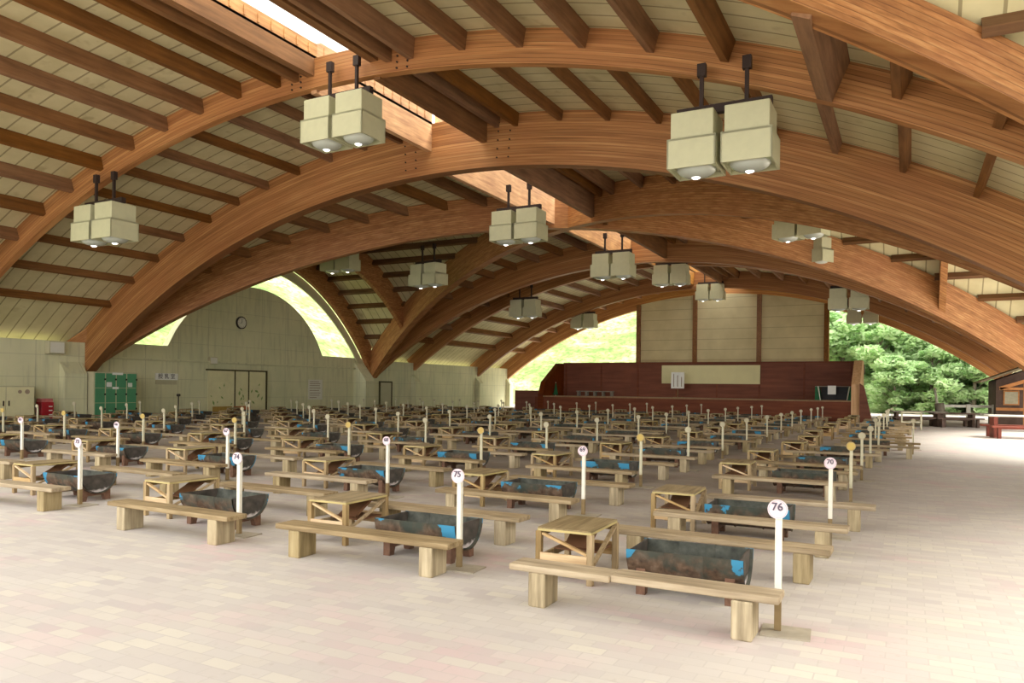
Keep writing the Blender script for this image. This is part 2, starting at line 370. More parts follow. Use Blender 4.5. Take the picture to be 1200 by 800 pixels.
def barrel(ya, yb, bay, skip=()):
    """decking of a barrel bay, left and right of the ridge slot; ya, yb may be functions of x"""
    fa = ya if callable(ya) else (lambda x: ya); fb = yb if callable(yb) else (lambda x: yb)
    for x0, x1, side in ((XL-.9, SKY0, 'wall side'), (SKY1, XR+.9, 'open side')):
        if callable(ya) or callable(yb):
            x0, x1 = (max(x0, XC-HALF), x1) if side == 'wall side' else (x0, min(x1, XC+HALF))
        rows = []; n = 40
        for i in range(n+1):
            x = x0 + (x1-x0)*i/n; a, b = fa(x), fb(x)
            rows.append([(x, a+(b-a)*j/8, zr(x-XC)) for j in range(9)])
        sheet(rows, 'ceiling', M['roofy'], 'cream decking of the roof vault %s, %s of the skylight' % (bay, side))
OFF = [1.5, 2.15, 3.6, 5.1, 6.6, 8.1, 9.6, 11.1, 12.6, 14.1, 15.6, 17.1]
XS = -12.68
def purlins(ya, yb, bay, maxoff=18, big=False):
    fa = ya if callable(ya) else (lambda x: ya); fb = yb if callable(yb) else (lambda x: yb)
    for sgn, side in ((-1, 'wall side'), (1, 'open side')):
        for i, off in enumerate(OFF):
            if off > maxoff: continue
            x = XS + sgn*off; a, b = fa(x), fb(x)
            if b - a < .5: continue
            dep = .5 if i < 2 else .42; w = .16
            if 'first two' in bay: dep = .4 if i < 2 else .3; w = .13
            if big and sgn > 0 and abs(off-11.1) < .1: dep = .75; w = .28; x += .45
            th = math.asin((x-XC)/RUP); m = MB()
            Mx = Matrix.Translation((x, 0, zr(x-XC))) @ Matrix.Rotation(th, 4, 'Y')
            m.box(-w/2, w/2, a, b, -dep, -.005, 0, Mx)
            o = m.build('purlin_beam', M['purlin'])
            struct(o, '%sbrown purlin %s, %s from the skylight on the %s' % ('deep ' if dep > .9 else '', bay, ORD[i], side), 'purlin', 'roof purlins')
def slot(ya, yb, bay, top=.5, dep=.72):
    z0 = zr(0)
    for x, side, mat in ((SKY0-.09, 'wall side', M['curb']), (SKY1+.09, 'open side', M['purlin'])):  # open-side curb gets the darker purlin larch in place of its shade
        m = MB()
        if dep < .5:   # a separate beam carries the first bay's curb, darker wood painting in its shade
            pb = MB(); pb.box(x-.12, x+.12, ya, yb, z0-dep, z0-.01); struct(pb.build('purlin_beam', M['purlin']), 'brown edge beam under the skylight curb %s, %s' % (bay, side), 'purlin', 'roof purlins')
            m.box(x-.09, x+.09, ya, yb, z0, z0+top)
        else: m.box(x-.09, x+.09, ya, yb, z0-dep, z0+top)
        # bolts' cover strips: low battens on the inner face above the deck
        s = 1 if side == 'wall side' else -1; y = ya+.25
        while y < yb-.1:
            m.box(min(x+s*.09, x+s*.115), max(x+s*.09, x+s*.115), y, y+.05, z0+.1, z0+top-.08); y += .42
        o = m.build('curb_beam', mat); struct(o, 'deep larch curb along the skylight %s, %s' % (bay, side), 'skylight curb')
    m = MB(); m.box(SKY0-.2, SKY1+.2, ya, yb, z0+top, z0+top+.02)
    y = ya+.9
    fr = MB()
    while y < yb: fr.box(SKY0-.2, SKY1+.2, y-.03, y+.03, z0+top-.06, z0+top); y += 1.8
    o = m.build('window_%d' % slot.n, M['glaze']); struct(o, 'translucent ridge skylight sheet %s' % bay, 'skylight'); slot.n += 1
slot.n = 1

def groin(ya, yb, bay, south=True, west=True):
    yc = (ya+yb)/2; L = (yb-ya)/2; k = HALF/L
    f_s = lambda x: yc - abs(x-XC)/k; f_n = lambda x: yc + abs(x-XC)/k
    if south: barrel(ya, f_s, 'on the near side of the %s crossing' % bay); purlins(ya, f_s, 'near the %s crossing' % bay)
    barrel(f_n, yb, 'on the far side of the %s crossing' % bay); purlins(f_n, yb, 'past the %s crossing' % bay, big=(bay == 'front'))
    for side, s, xe in (('wall side', -1, XL-1.0), ('open side', 1, XR+1.0)):
        if side == 'wall side' and not west: continue
        rows = []; n = 48
        for i in range(n+1):
            y = ya + (yb-ya)*i/n; xi = XC + s*k*abs(y-yc)
            rows.append([(xi+(xe-xi)*j/10, y, zr(k*(y-yc))) for j in range(11)])
        sheet(rows, 'ceiling', M['roofx'], 'cream decking of the side vault over the %s of the %s crossing' % (side, bay))
        offs = [.0] + [v*sg for v in (1.2,2.3,3.4,4.5,5.5,6.5,7.4,8.3,9.1) for sg in (-1,1)]
        for i, oy in enumerate(sorted(offs)):
            y = yc+oy
            if abs(oy) > L-.4: continue
            xi = XC + s*(k*abs(oy)+.3); m = MB()
            if abs(xi-XC) > HALF-.6: continue
            th = math.atan(k*k*oy/math.sqrt(RUP**2-(k*oy)**2))
            Mx = Matrix.Translation((0, y, zr(k*oy))) @ Matrix.Rotation(-th, 4, 'X')
            m.box(min(xi, xe), max(xi, xe), -.08, .08, -.3, -.005, 0, Mx)
            o = m.build('purlin_beam', M['purlinx']); struct(o, '%s cross purlin from the near end, %s of the %s crossing' % (ORD[min(i, 13)] if i < 14 else 'far', side, bay) if i < 14 else '%s cross purlin before the far end, %s of the %s crossing' % (ORD[len(offs)-1-i], side, bay), 'purlin', 'side vault purlins')
        x = XL-.3 if s < 0 else XR+.3
        cross_arch(x, yc, k, ya+.1, yb-.1, 29.35, RUP, .3, 'rim arch over the side opening, %s of the %s crossing' % (side, bay), 'rim_beam')
        ro_ = 14.3 if bay == 'middle' else 16.6; xr = XC + s*ro_; h = ro_/k
        if bay == 'middle': cross_arch(xr, yc, k, yc-h, yc+h, 29.25, RUP-.02, .26, 'curved rib between the diagonals, %s of the %s crossing' % (side, bay))
    rl = RLO if bay == 'middle' else 29.95
    arch((XL, ya), (XR, yb), .42, rl, RUP, 'diagonal arch of the %s crossing from near wall pier to far open side' % bay)
    arch((XL, yb), (XR, ya), .42, rl, RUP, 'diagonal arch of the %s crossing from far wall pier to near open side' % bay)

YF0 = A1 - 19.6
groin(A2, A3, 'middle')
groin(YF0, A1, 'front', south=False, west=True)
barrel(A1, A2, 'between the first two cross arches'); purlins(A1+.15, A2-.2, 'between the first two cross arches')
for a, b, nm in ((A3, A4, 'just beyond the middle crossing'), (A4, A5, 'before the stage'), (A5, A6, 'over the stage')):
    barrel(a, b, nm); purlins(a+.2, b-.15, nm)
arch((XL, A1), (XR, A1), .24, 29.9, RUP, 'slender cross arch nearest the camera carrying three twin lamps')
arch((XL, A2), (XR, A2), .42, RLO-.12, RUP+.04, 'massive cross arch with bolted splice standing before the middle crossing')
arch((XL, A3), (XR, A3), .42, RLO, RUP, 'massive dark cross arch closing the far side of the middle crossing')
arch((XL, A4), (XR, A4), .3, 29.7, RUP, 'slender cross arch in shade next after the middle crossing')
arch((XL, A5), (XR, A5), .3, 29.5, RUP, 'slender cross arch in shade in front of the stage')
arch((XL, A6), (XR, A6), .34, 29.4, RUP, 'end arch framing the grassy bank behind the stage')
slot(A1-9.4, A1, 'before the first cross arch', .4, .46); slot(A1, A2-.2, 'between the first two cross arches', .5, .85)
slot(A2+.2, 29.6, 'between the massive arch and the crossing', .5, 1.3); slot(30.5, A3-.2, 'beyond the crossing', .5, 1.3); slot(A3+.2, A6-3.4, 'before the stage', .5, .9)

# bolts of the spliced arch
def bolts(y, xs, r0, r1, label):
    m = MB()
    for x in xs:
        for k in range(5):
            r = r0 + (r1-r0)*k/4; th = (x-XC)/29.5
            m.disc((XC+math.sin(th)*r, y, ZC+math.cos(th)*r), .024, .03, 8)
    return m
b = bolts(A2-.225, (-14.6, -14.2, -11.2, -10.8), 29.35, 30.4, ''); struct(b.build('trim_1', M['dark']), 'rows of bolt heads on the splice of the massive cross arch', 'bolts')
b = bolts(A1-.135, (-14.3, -14.0, -11.0, -10.7), 29.98, 30.55, ''); struct(b.build('trim_2', M['dark']), 'rows of bolt heads on the nearest cross arch', 'bolts')

# ---------------------------------------------------------------- setting: floor, walls, piers
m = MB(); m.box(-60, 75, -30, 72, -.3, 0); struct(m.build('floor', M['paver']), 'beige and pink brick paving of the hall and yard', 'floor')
WX = -31.3
def wall(name, poly, x0, x1, label):
    m = MB(); m.prism(poly, 'x', x0, x1); return struct(m.build(name, M['conc']), label, 'wall')
wall('wall_left', [(-6, 0), (A2, 0), (A2, 3.3), (-6, 3.3)], WX-.35, WX, 'grey concrete wall under the eaves beside the white cabinet')
YCM = (A2+A3)/2
pts = [(A2, 0), (A3, 0), (A3, 3.42)]
for i in range(25):
    t = -1+2*i/24; rr = (5.45**2+3.5**2)/(2*3.5); y = YCM - t*5.45; pts.append((y, 3.42+3.5-rr+math.sqrt(rr*rr-(5.45*t)**2)))
pts.append((A2, 3.42))
wall('wall_left', pts, WX-1.0, WX-.6, 'concrete gable wall with rounded top carrying the clock')
ycf = (YF0+A1)/2; kf = HALF/((A1-YF0)/2)
wall('wall_right_blocker', [(YF0, 0), (A1, 0)] + [(A1-(A1-YF0)*i/24, min(3.6, max(2.4, zr(kf*(A1-(A1-YF0)*i/24-ycf), 29.3)))) for i in range(25)], XR+.9, XR+1.25, 'concrete gable wall closing the front bay on the open side')  # unseen wall, added to keep side light off the foreground paving
m = MB(); m.box(WX-.6, WX-.42, A2, A3, 2.68, 2.78); struct(m.build('trim_3', M['conc']), 'shallow concrete ledge across the clock wall above the doors', 'ledge')
m = MB(); m.box(WX-.35, WX, A3, A6+.4, 0, 3.3); struct(m.build('wall_left', M['conc']), 'shaded concrete wall under the far eaves', 'wall')
def pier(y, side, w=1.1):
    s = 1 if side == 'wall side' else -1; xb = XC - s*(HALF+.6); m = MB()
    poly = [(xb-s*.5, 0), (xb+s*.85, 0), (xb+s*.85, 1.95), (xb+s*.7, 2.15), (xb-s*.1, 3.1), (xb-s*.5, 3.1)]
    m.prism(poly, 'y', y-w/2, y+w/2)
    return m.build('pillar', M['conc'])
for y, nm in ((A1, 'nearest slender arch'), (A2, 'massive arch'), (A3, 'far massive arch'), (A4, 'slender arch past the crossing'), (A5, 'arch before the stage'), (A6, 'end arch')):
    for sd in ('wall side', 'open side'):
        big = y in (A2, A3)
        struct(pier(y-(.85 if big else .1), sd, .95 if big else .6), 'concrete pier under the %s, %s' % (nm, sd), 'pier')

cross_arch(XL-.55, YCM, HALF/((A3-A2)/2), A2+.4, A3-.4, 28.75, 29.35, .08, 'pale flashing band following the rim arch above the clock wall', 'trim_4').data.materials[0] = M['lampb']
# ---------------------------------------------------------------- stage and end screen
def stage():
    Y0, Y1, xl, xr = 44.0, 47.2, -20.9, -2.75
    t = thing('stage', 'brown boarded stage enclosure with slanting side walls at the hall end', 'stage', ((xl+xr)/2, Y0, 0))
    ox, oy = (xl+xr)/2, Y0
    def P(name, mb, mat):
        o = mb.build(name, mat); o.parent = t; o.matrix_parent_inverse = Matrix.Translation((-ox, -oy, 0)); return o
    m = MB(); m.box(xl-.6, xr, Y0, Y0+.25, 0, 1.06); P('front_wall', m, M['stage'])
    m = MB(); m.box(xl, xr, Y0-.05, Y1, 1.06, 1.13); P('stage_floor', m, M['ledge'])
    m = MB(); m.box(xl, xr, Y1, Y1+.25, 0, 3.27)
    P('back_wall', m, M['stage'])
    m = MB()
    for i in range(8): x = xl+.2+i*(xr-xl-.4)/7; m.box(x-.05, x+.05, Y1-.04, Y1, 1.13, 3.25)
    m.box(xl, xr, Y1-.06, Y1+.3, 3.27, 3.36); P('wall_batten', m, M['stage'])
    prof = [(Y0-.1, 0), (Y1+.3, 0), (Y1+.3, 3.35), (Y1-1.2, 3.35), (Y0-.1, 2.0)]
    m = MB(); m.prism(prof, 'x', xr, xr+.42); P('side_wall', m, M['stagew'])
    m = MB(); m.prism([(Y0-.1, 0), (Y1+.3, 0), (Y1+.3, 3.3), (Y1-.6, 3.3), (Y0+.3, 2.0), (Y0-.1, 1.2)], 'x', xl-.35, xl); P('side_wall', m, M['stage'])
    m = MB(); m.prism([(xr+.42, 0), (xr+1.05, 0), (xr+.62, 1.9), (xr+.42, 2.05)], 'y', Y0-.35, Y0-.1); P('buttress', m, M['stage'])
    m = MB(); m.box(xl-2.6, xl-.4, Y0+1, Y0+1.4, 0, 1.45); P('wing_wall', m, M['stage'])
stage()
def at(px, py, Y):
    F, ro, yw, hz = 884., .0122, math.radians(27.8), 455.3
    dx, dy = px-600, py-400; u = dx*math.cos(ro)+dy*math.sin(ro); v = -dx*math.sin(ro)+dy*math.cos(ro)-(hz-400)
    d = ((u*math.cos(yw)-F*math.sin(yw)), (u*math.sin(yw)+F*math.cos(yw)), -v); t = Y/d[1]
    return d[0]*t, Y, 1.55+d[2]*t
# end screen of panels between posts behind the stage
t = thing('screen_wall', 'tall cream panelled screen between brown posts rising behind the stage', 'screen wall', (-13, 57.6, 0))
xs = [at(px, 400, 57.6)[0] for px in (748, 814, 889, 968)]
for i in range(3):
    m = MB(); n = 8; poly = [(xs[i], 2.2)] + [(xs[i+1], 2.2)] + [(xs[i+1]+(xs[i]-xs[i+1])*j/n, zr(xs[i+1]+(xs[i]-xs[i+1])*j/n-XC, 29.6)) for j in range(n+1)]
    m.prism(poly, 'y', 57.6, 57.75); o = m.build('panel', M['screen'], t); o.matrix_parent_inverse = Matrix.Translation((13, -57.6, 0))
for x in xs:
    m = MB(); m.box(x-.16, x+.16, 57.4, 57.8, 0, zr(x-XC, 29.6)); o = m.build('post', M['purlin'], t); o.matrix_parent_inverse = Matrix.Translation((13, -57.6, 0))
m = MB(); m.box(xs[0], xs[-1], 57.45, 57.78, 3.3, 3.75); o = m.build('sill_rail', M['purlin'], t); o.matrix_parent_inverse = Matrix.Translation((13, -57.6, 0))

a = at(775, 428, 47.1); b_ = at(890, 450, 47.1)
m = MB(); m.box(a[0], b_[0], 47.08, 47.13, b_[2]-.0, a[2]); tag(m.build('banner', M['banner']), 'long blank cream banner hung on the brown stage wall', 'banner')
a = at(786, 436, 46); b_ = at(801, 455, 46)
t = thing('music_stand', 'white lettered sheet propped on a thin stand before the stage banner', 'sign stand', ((a[0]+b_[0])/2, 46, 1.13))
w = (b_[0]-a[0])/2
m = MB(); m.box(-w, w, -.02, .02, b_[2]-1.13, a[2]-1.13); sh = m.build('sheet', M['paper'], t)
m = MB()
for i in range(3): m.box(-w*.65+i*w*.6, -w*.65+i*w*.6+.05, -.03, -.02, b_[2]-1.03, a[2]-1.22-.1*i)
m.build('lettering', M['ring'], sh)
m = MB(); m.tube([(0, .04, 0), (0, .04, a[2]-1.3)], .025); m.box(-.25, .35, -.1, .18, 0, .03); m.build('stand', M['post'], t)
a = at(676, 457, 46.4); b_ = at(718, 463, 46.4)
t = thing('storage_bench', 'long low pale crate bench lying on the stage by the wall', 'bench', ((a[0]+b_[0])/2, 46.4, 1.13)); w = (b_[0]-a[0])/2
m = MB(); m.box(-w, w, -.2, .2, .28, .34); m.build('seat', M['wgrey'], t)
for i in range(5):
    m = MB(); x = -w+.1+i*(2*w-.2)/4; m.box(x-.06, x+.06, -.18, .18, 0, .28); m.build('leg', M['wgrey'], t)
def drape(px, lab):
    a = at(px, 463, 45.4)
    t = thing('parasol', lab, 'parasol', (a[0], 45.4, 1.13)); m = MB()
    n = 12
    for k in range(n):
        a0, a1 = 2*PI*k/n, 2*PI*(k+1)/n; r0 = .16 if k % 2 else .1; r1 = .1 if k % 2 else .16
        m.add([(.03*math.cos(a0), .03*math.sin(a0), .82), (.03*math.cos(a1), .03*math.sin(a1), .82), (r1*math.cos(a1), r1*math.sin(a1), .05), (r0*math.cos(a0), r0*math.sin(a0), .05)], [[0,1,2,3]])
    m.build('canopy', M['greend'], t); m = MB(); m.tube([(0,0,0), (0,0,.9)], .02); m.build('pole', M['white'], t)
drape(645, 'dark green folded parasol nearer the slanting end of the stage wall')
drape(650.5, 'dark green folded parasol standing beside the other near the crate bench')
# dark stall table with green ends on the stage
a = at(955, 455, 45.2); b_ = at(999, 469, 45.2); w = (b_[0]-a[0])/2
t = thing('stall_table', 'dark trestle table with green cloth ends and white sheet on the stage', 'table', ((a[0]+b_[0])/2, 45.2, 1.13))
m = MB(); m.box(-w, w, -.3, .3, .74, .78); m.build('tabletop', M['wgrey'], t)
m = MB(); m.box(-w*.72, w*.72, .22, .25, .02, .74); m.build('back_cloth', M['black'], t)
for s in (-1, 1):
    m = MB(); m.prism([(s*w, .74), (s*w*.76, .74), (s*w*.7, 0), (s*w*1.0, 0)], 'y', -.28, .28); m.build('end_cloth', M['greend'], t)
    m = MB(); m.bar((s*w*.83, -.3, .76), (s*w*.7, -.3, 0), .05, .05); m.build('leg', M['fence'], t)
m = MB(); m.box(-.3, .12, -.33, -.31, .32, .8); m.build('hanging_sheet', M['paper'], t)

# ---------------------------------------------------------------- things on the concrete wall
def onwall(y, z, x=None): return (WX if x is None else x, y, z)
CW = WX-.6   # face of the clock wall
t = thing('wall_clock', 'round white clock with dark rim high on the concrete wall', 'clock', (CW+.04, 29.1, 4.92), PI/2)
m = MB(); n = 32
m.disc((0,0,0), .34, .08, n); m.build('rim', M['rim'], t)
m = MB(); m.disc((0,-.045,0), .28, .02, n); f = m.build('face', M['clockf'], t)
m = MB(); m.bar((0,-.06,0), (.0,-.06,.2), .02, .01); m.bar((0,-.06,0), (-.13,-.06,-.04), .03, .01); m.build('hands', M['inkd'], t)
m = MB()
for k in range(12): m.bar((.22*math.cos(k*PI/6), -.058, .22*math.sin(k*PI/6)), (.26*math.cos(k*PI/6), -.058, .26*math.sin(k*PI/6)), .012, .008)
m.build('hour_marks', M['inkd'], t)
# double door with painted leaves
t = thing('door_1', 'pale panelled sliding doors with painted green leaves in the clock wall', 'door', (CW+.02, 28.9, 0), PI/2); t['kind'] = 'structure'
Y = lambda y: y-28.9
for y0, y1 in ((26.95, 28.65), (28.72, 29.6), (29.67, 30.85)):
    m = MB(); m.box(Y(y0), Y(y1), -.05, .0, .0, 2.3); leaf = m.build('door_leaf', M['door'], t)
    m = MB()
    for k in range(7):
        cx, cz = R.uniform(Y(y0)+.15, Y(y1)-.15), R.uniform(.5, 1.6); an = R.uniform(-1,1); l = R.uniform(.06,.16)
        q = [(cx-l*math.sin(an)*1.0, cz-l*math.cos(an)), (cx+.4*l*math.cos(an), cz-.4*l*math.sin(an)), (cx+l*math.sin(an), cz+l*math.cos(an)), (cx-.4*l*math.cos(an), cz+.4*l*math.sin(an))]
        m.prism(q, 'y', -.056, -.05)
    m.build('painted_leaf', M['leafpaint'], leaf)
m = MB(); m.box(Y(26.85), Y(30.95), -.09, .02, 2.3, 2.38); m.box(Y(30.85), Y(30.95), -.09, .02, 0, 2.38); m.box(Y(28.65), Y(28.72), -.07, .02, 0, 2.3); m.box(Y(29.6), Y(29.67), -.07, .02, 0, 2.3); m.build('door_frame', M['frame'], t)
t = thing('door_2', 'narrow pale door in the shaded wall beyond the second pier', 'door', (WX+.02, 41.0, 0), PI/2); t['kind'] = 'structure'
m = MB(); m.box(-.6, .6, -.05, 0, 0, 1.85); m.build('door_leaf', M['cream'], t); m = MB(); m.box(-.7, -.6, -.08, 0, 0, 1.95); m.box(.6, .7, -.08, 0, 0, 1.95); m.box(-.7, .7, -.08, 0, 1.85, 1.95); m.build('door_frame', M['frame'], t)
# wall sign, characters as on the sign
def text_mesh(txt, size, mat, depth=.004, bold=0.0):
    cu = bpy.data.curves.new('lettering', 'FONT'); cu.body = txt; cu.size = size; cu.align_x = 'CENTER'; cu.align_y = 'CENTER'; cu.extrude = depth; cu.offset = bold
    o = bpy.data.objects.new('lettering', cu); C.objects.link(o); bpy.context.view_layer.update()
    me = bpy.data.meshes.new_from_object(o.evaluated_get(bpy.context.evaluated_depsgraph_get())); bpy.data.objects.remove(o)
    me.materials.clear(); me.materials.append(mat)
    me.transform(Matrix.Rotation(PI/2, 4, 'X')); return me
def text_obj(txt, size, mat, parent, loc, bold=0.0, name='lettering'):
    o = bpy.data.objects.new(name, text_mesh(txt, size, mat, bold=bold)); C.objects.link(o); o.parent = parent; o.location = loc; return o
t = thing('room_sign', 'white room sign with three black characters on the concrete wall', 'sign', (CW+.02, 24.55, 1.85), PI/2)
m = MB(); m.box(-.62, .62, -.02, .02, -.08, .24); m.build('board', M['paper'], t)
m = MB(); m.box(-.6, .56, -.02, .02, -.3, -.09); m.build('lower_board', M['cream'], t)
text_obj('授 乳 室', .27, M['inkd'], t, (-.02, -.028, .08), 0)
t = thing('notice_poster', 'white text notice on the wall right of the pale doors', 'notice', (CW+.02, 34.9, 1.35), PI/2)
m = MB(); m.box(-.6, .6, -.015, .015, -.6, .6); p = m.build('sheet', M['clockf'], t)
m = MB()
for i, (z, w) in enumerate(((.48,.4),(.36,.46),(.24,.44),(.1,.46),(-.05,.4),(-.2,.46),(-.34,.42),(-.48,.3))): m.box(-.5, -.5+w*2, -.02, -.015, z-.02, z+.02)
m.build('print', M['ring'], p)
def wallbox(y0, y1, z0, z1, name, mat, lab, cat, x=CW, d=.2):
    t = thing(name, lab, cat, (x+d/2, (y0+y1)/2, z0), PI/2); w = (y1-y0)/2
    m = MB(); m.box(-w, w, -d/2, d/2, 0, z1-z0, bev=.02); m.build('housing', mat, t)
    m = MB(); m.box(-w*.8, w*.8, -d/2-.012, -d/2, (z1-z0)*.1, (z1-z0)*.9); m.build('grille', M['clockf'], t); return t
wallbox(26.95, 27.45, 2.62, 3.0, 'wall_speaker', M['cream'], 'small pale speaker box above the painted doors', 'speaker')
wallbox(18.35, 19.05, 2.75, 3.28, 'junction_box', M['cream'], 'cream box fixed high beside the first pier under the eaves', 'box', WX, .3)
# white cabinet, red fire cabinet
t = thing('storage_cabinet', 'cream steel cabinet with two small round emblems against the concrete wall', 'cabinet', (WX+.35, 16.6, 0), PI/2)
m = MB(); m.box(-1.15, 1.0, -.33, .33, .02, 1.42, bev=.015); m.build('body', M['cream'], t)
for s in (0, 1):
    m = MB(); m.box(-1.12+s*1.06, -.1+s*1.06, -.35, -.33, .06, 1.38); d = m.build('door', M['door'], t)
    m = MB(); m.box(-.2+s*.2, -.16+s*.2, -.375, -.35, .65, .85); m.build('handle', M['dark'], d)
m = MB(); m.disc((.42,-.355,1.2), .07, .012); m.disc((.7,-.355,1.2), .09, .012); m.build('emblem', M['ring'], t)
t = thing('fire_cabinet', 'red fire hose cabinet standing between the white cabinet and the pier', 'fire cabinet', (WX+.25, 18.25, 0), PI/2)
m = MB(); m.box(-.25, .25, -.2, .2, 0, .78, bev=.02); m.build('body', M['redbox'], t); m = MB(); m.box(-.23, .23, -.18, .18, .78, .92, bev=.02); m.build('lamp_housing', plain('pale_red_plastic', srgb(206,120,120), .4), t)
m = MB()
for z in (.25,.42,.58): m.box(.04, .18, -.215, -.2, z, z+.04)
m.build('label_strip', M['paper'], t)
# green locker
t = thing('locker', 'tall green steel locker bank with pale divider strips by the pier', 'locker', (-30.85, 21.0, 0), PI/2)
m = MB(); m.box(-1.02, 1.0, -.3, .3, .04, 2.06, bev=.01); m.build('body', M['cream'], t)
for i in range(4):
    x0 = -.99 + i*.495
    for j in range(3):
        m = MB(); m.box(x0+.03, x0+.465, -.32, -.3, .1+j*.64, .1+j*.64+.62); d = m.build('door', M['green'], t)
        m = MB(); m.box(x0+.43, x0+.5, -.34, -.32, .42+j*.64, .5+j*.64); m.build('latch', M['inkd'], d)
m = MB(); m.box(-.45, -.22, -.335, -.32, 1.42, 1.62); m.box(.55, .75, -.335, -.32, 1.42, 1.6); m.box(-.2, .3, -.335, -.32, 1.94, 2.04); m.box(-.18, .1, -.335, -.32, 1.32, 1.42); m.build('paper_notice', M['paper'], t)
# boards leaning under the doors
t = tag(MB().box(-.6,.6,-.03,.03,0,.45).build('notice_board', M['yellow'], None, (CW+.5, 27.5, 0)), 'ochre board standing on the floor before the pale doors', 'board'); t.rotation_euler = (0,0,PI/2)
t = tag(MB().box(-.5,.5,-.03,.03,0,.45).build('notice_board', M['orange'], None, (CW+.5, 28.75, 0)), 'orange board standing on the floor before the pale doors', 'board'); t.rotation_euler = (0,0,PI/2)
t = thing('ash_stand', 'thin dark pole stand with small knob before the clock wall', 'stand', (-30.2, 23.9, 0))
m = MB(); m.tube([(0,0,0),(0,0,1.0)], .025); m.build('pole', M['flag'], t); m = MB(); m.box(-.07,.07,-.07,.07,1.0,1.12,bev=.02); m.build('knob', M['flag'], t); m = MB(); m.tube([(0,0,0),(0,0,.04)], .2, 16); m.build('base', M['flag'], t)

# ---------------------------------------------------------------- lamps
def make_lamp():
    t = thing('twin_lamp', '', 'lamp')
    for s in (-1, 1):
        cx = s*.5
        m = MB(); m.box(cx-.40, cx+.40, -.40, .40, .12, .62, bev=.012); hs = m.build('upper_housing', M['lampb'], t)
        m = MB(); z1, z0 = .12, -.44; w = .455
        # lower housing open below: four walls and a recessed plate
        for (x0, x1, y0, y1) in ((cx-w, cx+w, -w, -w+.03), (cx-w, cx+w, w-.03, w), (cx-w, cx-w+.03, -w, w), (cx+w-.03, cx+w, -w, w)): m.box(x0, x1, y0, y1, z0, z1)
        m.box(cx-w, cx+w, -w, w, z1-.04, z1); m.box(cx-w+.03, cx+w-.03, -w+.03, w-.03, z0+.1, z0+.13)
        lo = m.build('lower_housing', M['lampb'], t)
        m = MB(); n, k = 24, 6
        vs = [(cx+.37*math.cos(2*PI*i/n)*math.cos(PI/2*j/k), .37*math.sin(2*PI*i/n)*math.cos(PI/2*j/k), z0+.06-.16*math.sin(PI/2*j/k)) for j in range(k) for i in range(n)] + [(cx, 0, z0-.1)]
        fs = [[j*n+i, (j+1)*n+i, (j+1)*n+(i+1) % n, j*n+(i+1) % n] for j in range(k-1) for i in range(n)] + [[(k-1)*n+i, k*n, (k-1)*n+(i+1) % n] for i in range(n)]
        m.add(vs, fs, 0, True); ln = m.build('lens', M['lens'], lo)
        m = MB(); m.tube([(cx, 0, z0-.06), (cx+.01, 0, z0-.108)], [.11,.07], 14); m.build('bulb', M['bulb'], lo)
    m = MB(); m.box(-.88, .88, -.07, .07, .64, .8); m.build('hanger_bar', M['dark'], t)
    for s in (-1, 1):
        m = MB(); m.box(s*.42-.035, s*.42+.035, -.035, .035, .8, 1.5); m.box(s*.42-.08, s*.42+.08, -.06, .06, 1.38, 1.62); m.build('stem', M['dark'], t)
    return t
lamps = [ # px, py, Y, rotation, label
    (401,142,14.4,.0,'twin cream box lamp hung under the nearest arch below the skylight'),
    (847,165,14.4,.0,'largest twin cream box lamp, on two dark stems under the nearest arch'),
    (122,262,14.4,.0,'twin cream box lamp under the nearest arch on the wall side'),
    (607,265,24,.0,'twin box lamp under the skylight just past the massive arch'),
    (718,311,33,.0,'twin box lamp under the skylight beyond the crossing of the diagonals'),
    (786,322,41,.0,'small twin box lamp overlapping the cream screen top, beside another'),
    (832,342,53,.0,'smallest ridge lamp hanging before the middle screen panel'),
    (615,361,43,.0,'twin box lamp in deep shade between the far arches, wall side'),
    (684,376,54,.0,'small dim twin lamp against the bright grassy bank'),
    (398,305,30,.0,'twin lamp half hidden by the dark diagonal near the side opening'),
    (501,322,31.5,-.2,'twin lamp set cornerwise where a rib meets the diagonal arch'),
    (938,262,30.8,-.3,'twin lamp seen from below against the pale diagonal arch'),
    (968,295,35.6,1.05,'single looking lamp box hung end on beside the pale diagonal arch'),
    (994,350,42.6,.0,'twin lamp before the trees, upper of the two by the screen'),
    (1010,369,55,.0,'twin lamp before the trees, lower of the two by the screen')]
L0 = None
for px, py, Y, rz, lab in lamps:
    p = at(px, py, Y); z = p[2]-.1
    if L0 is None: L0 = make_lamp(); o = L0; o.location = (p[0], p[1], z); o.rotation_euler = (0,0,rz); o['label'] = lab; o['group'] = 'twin box lamps under the roof'
    else: o = dup(L0, (p[0], p[1], z), rz, lab)

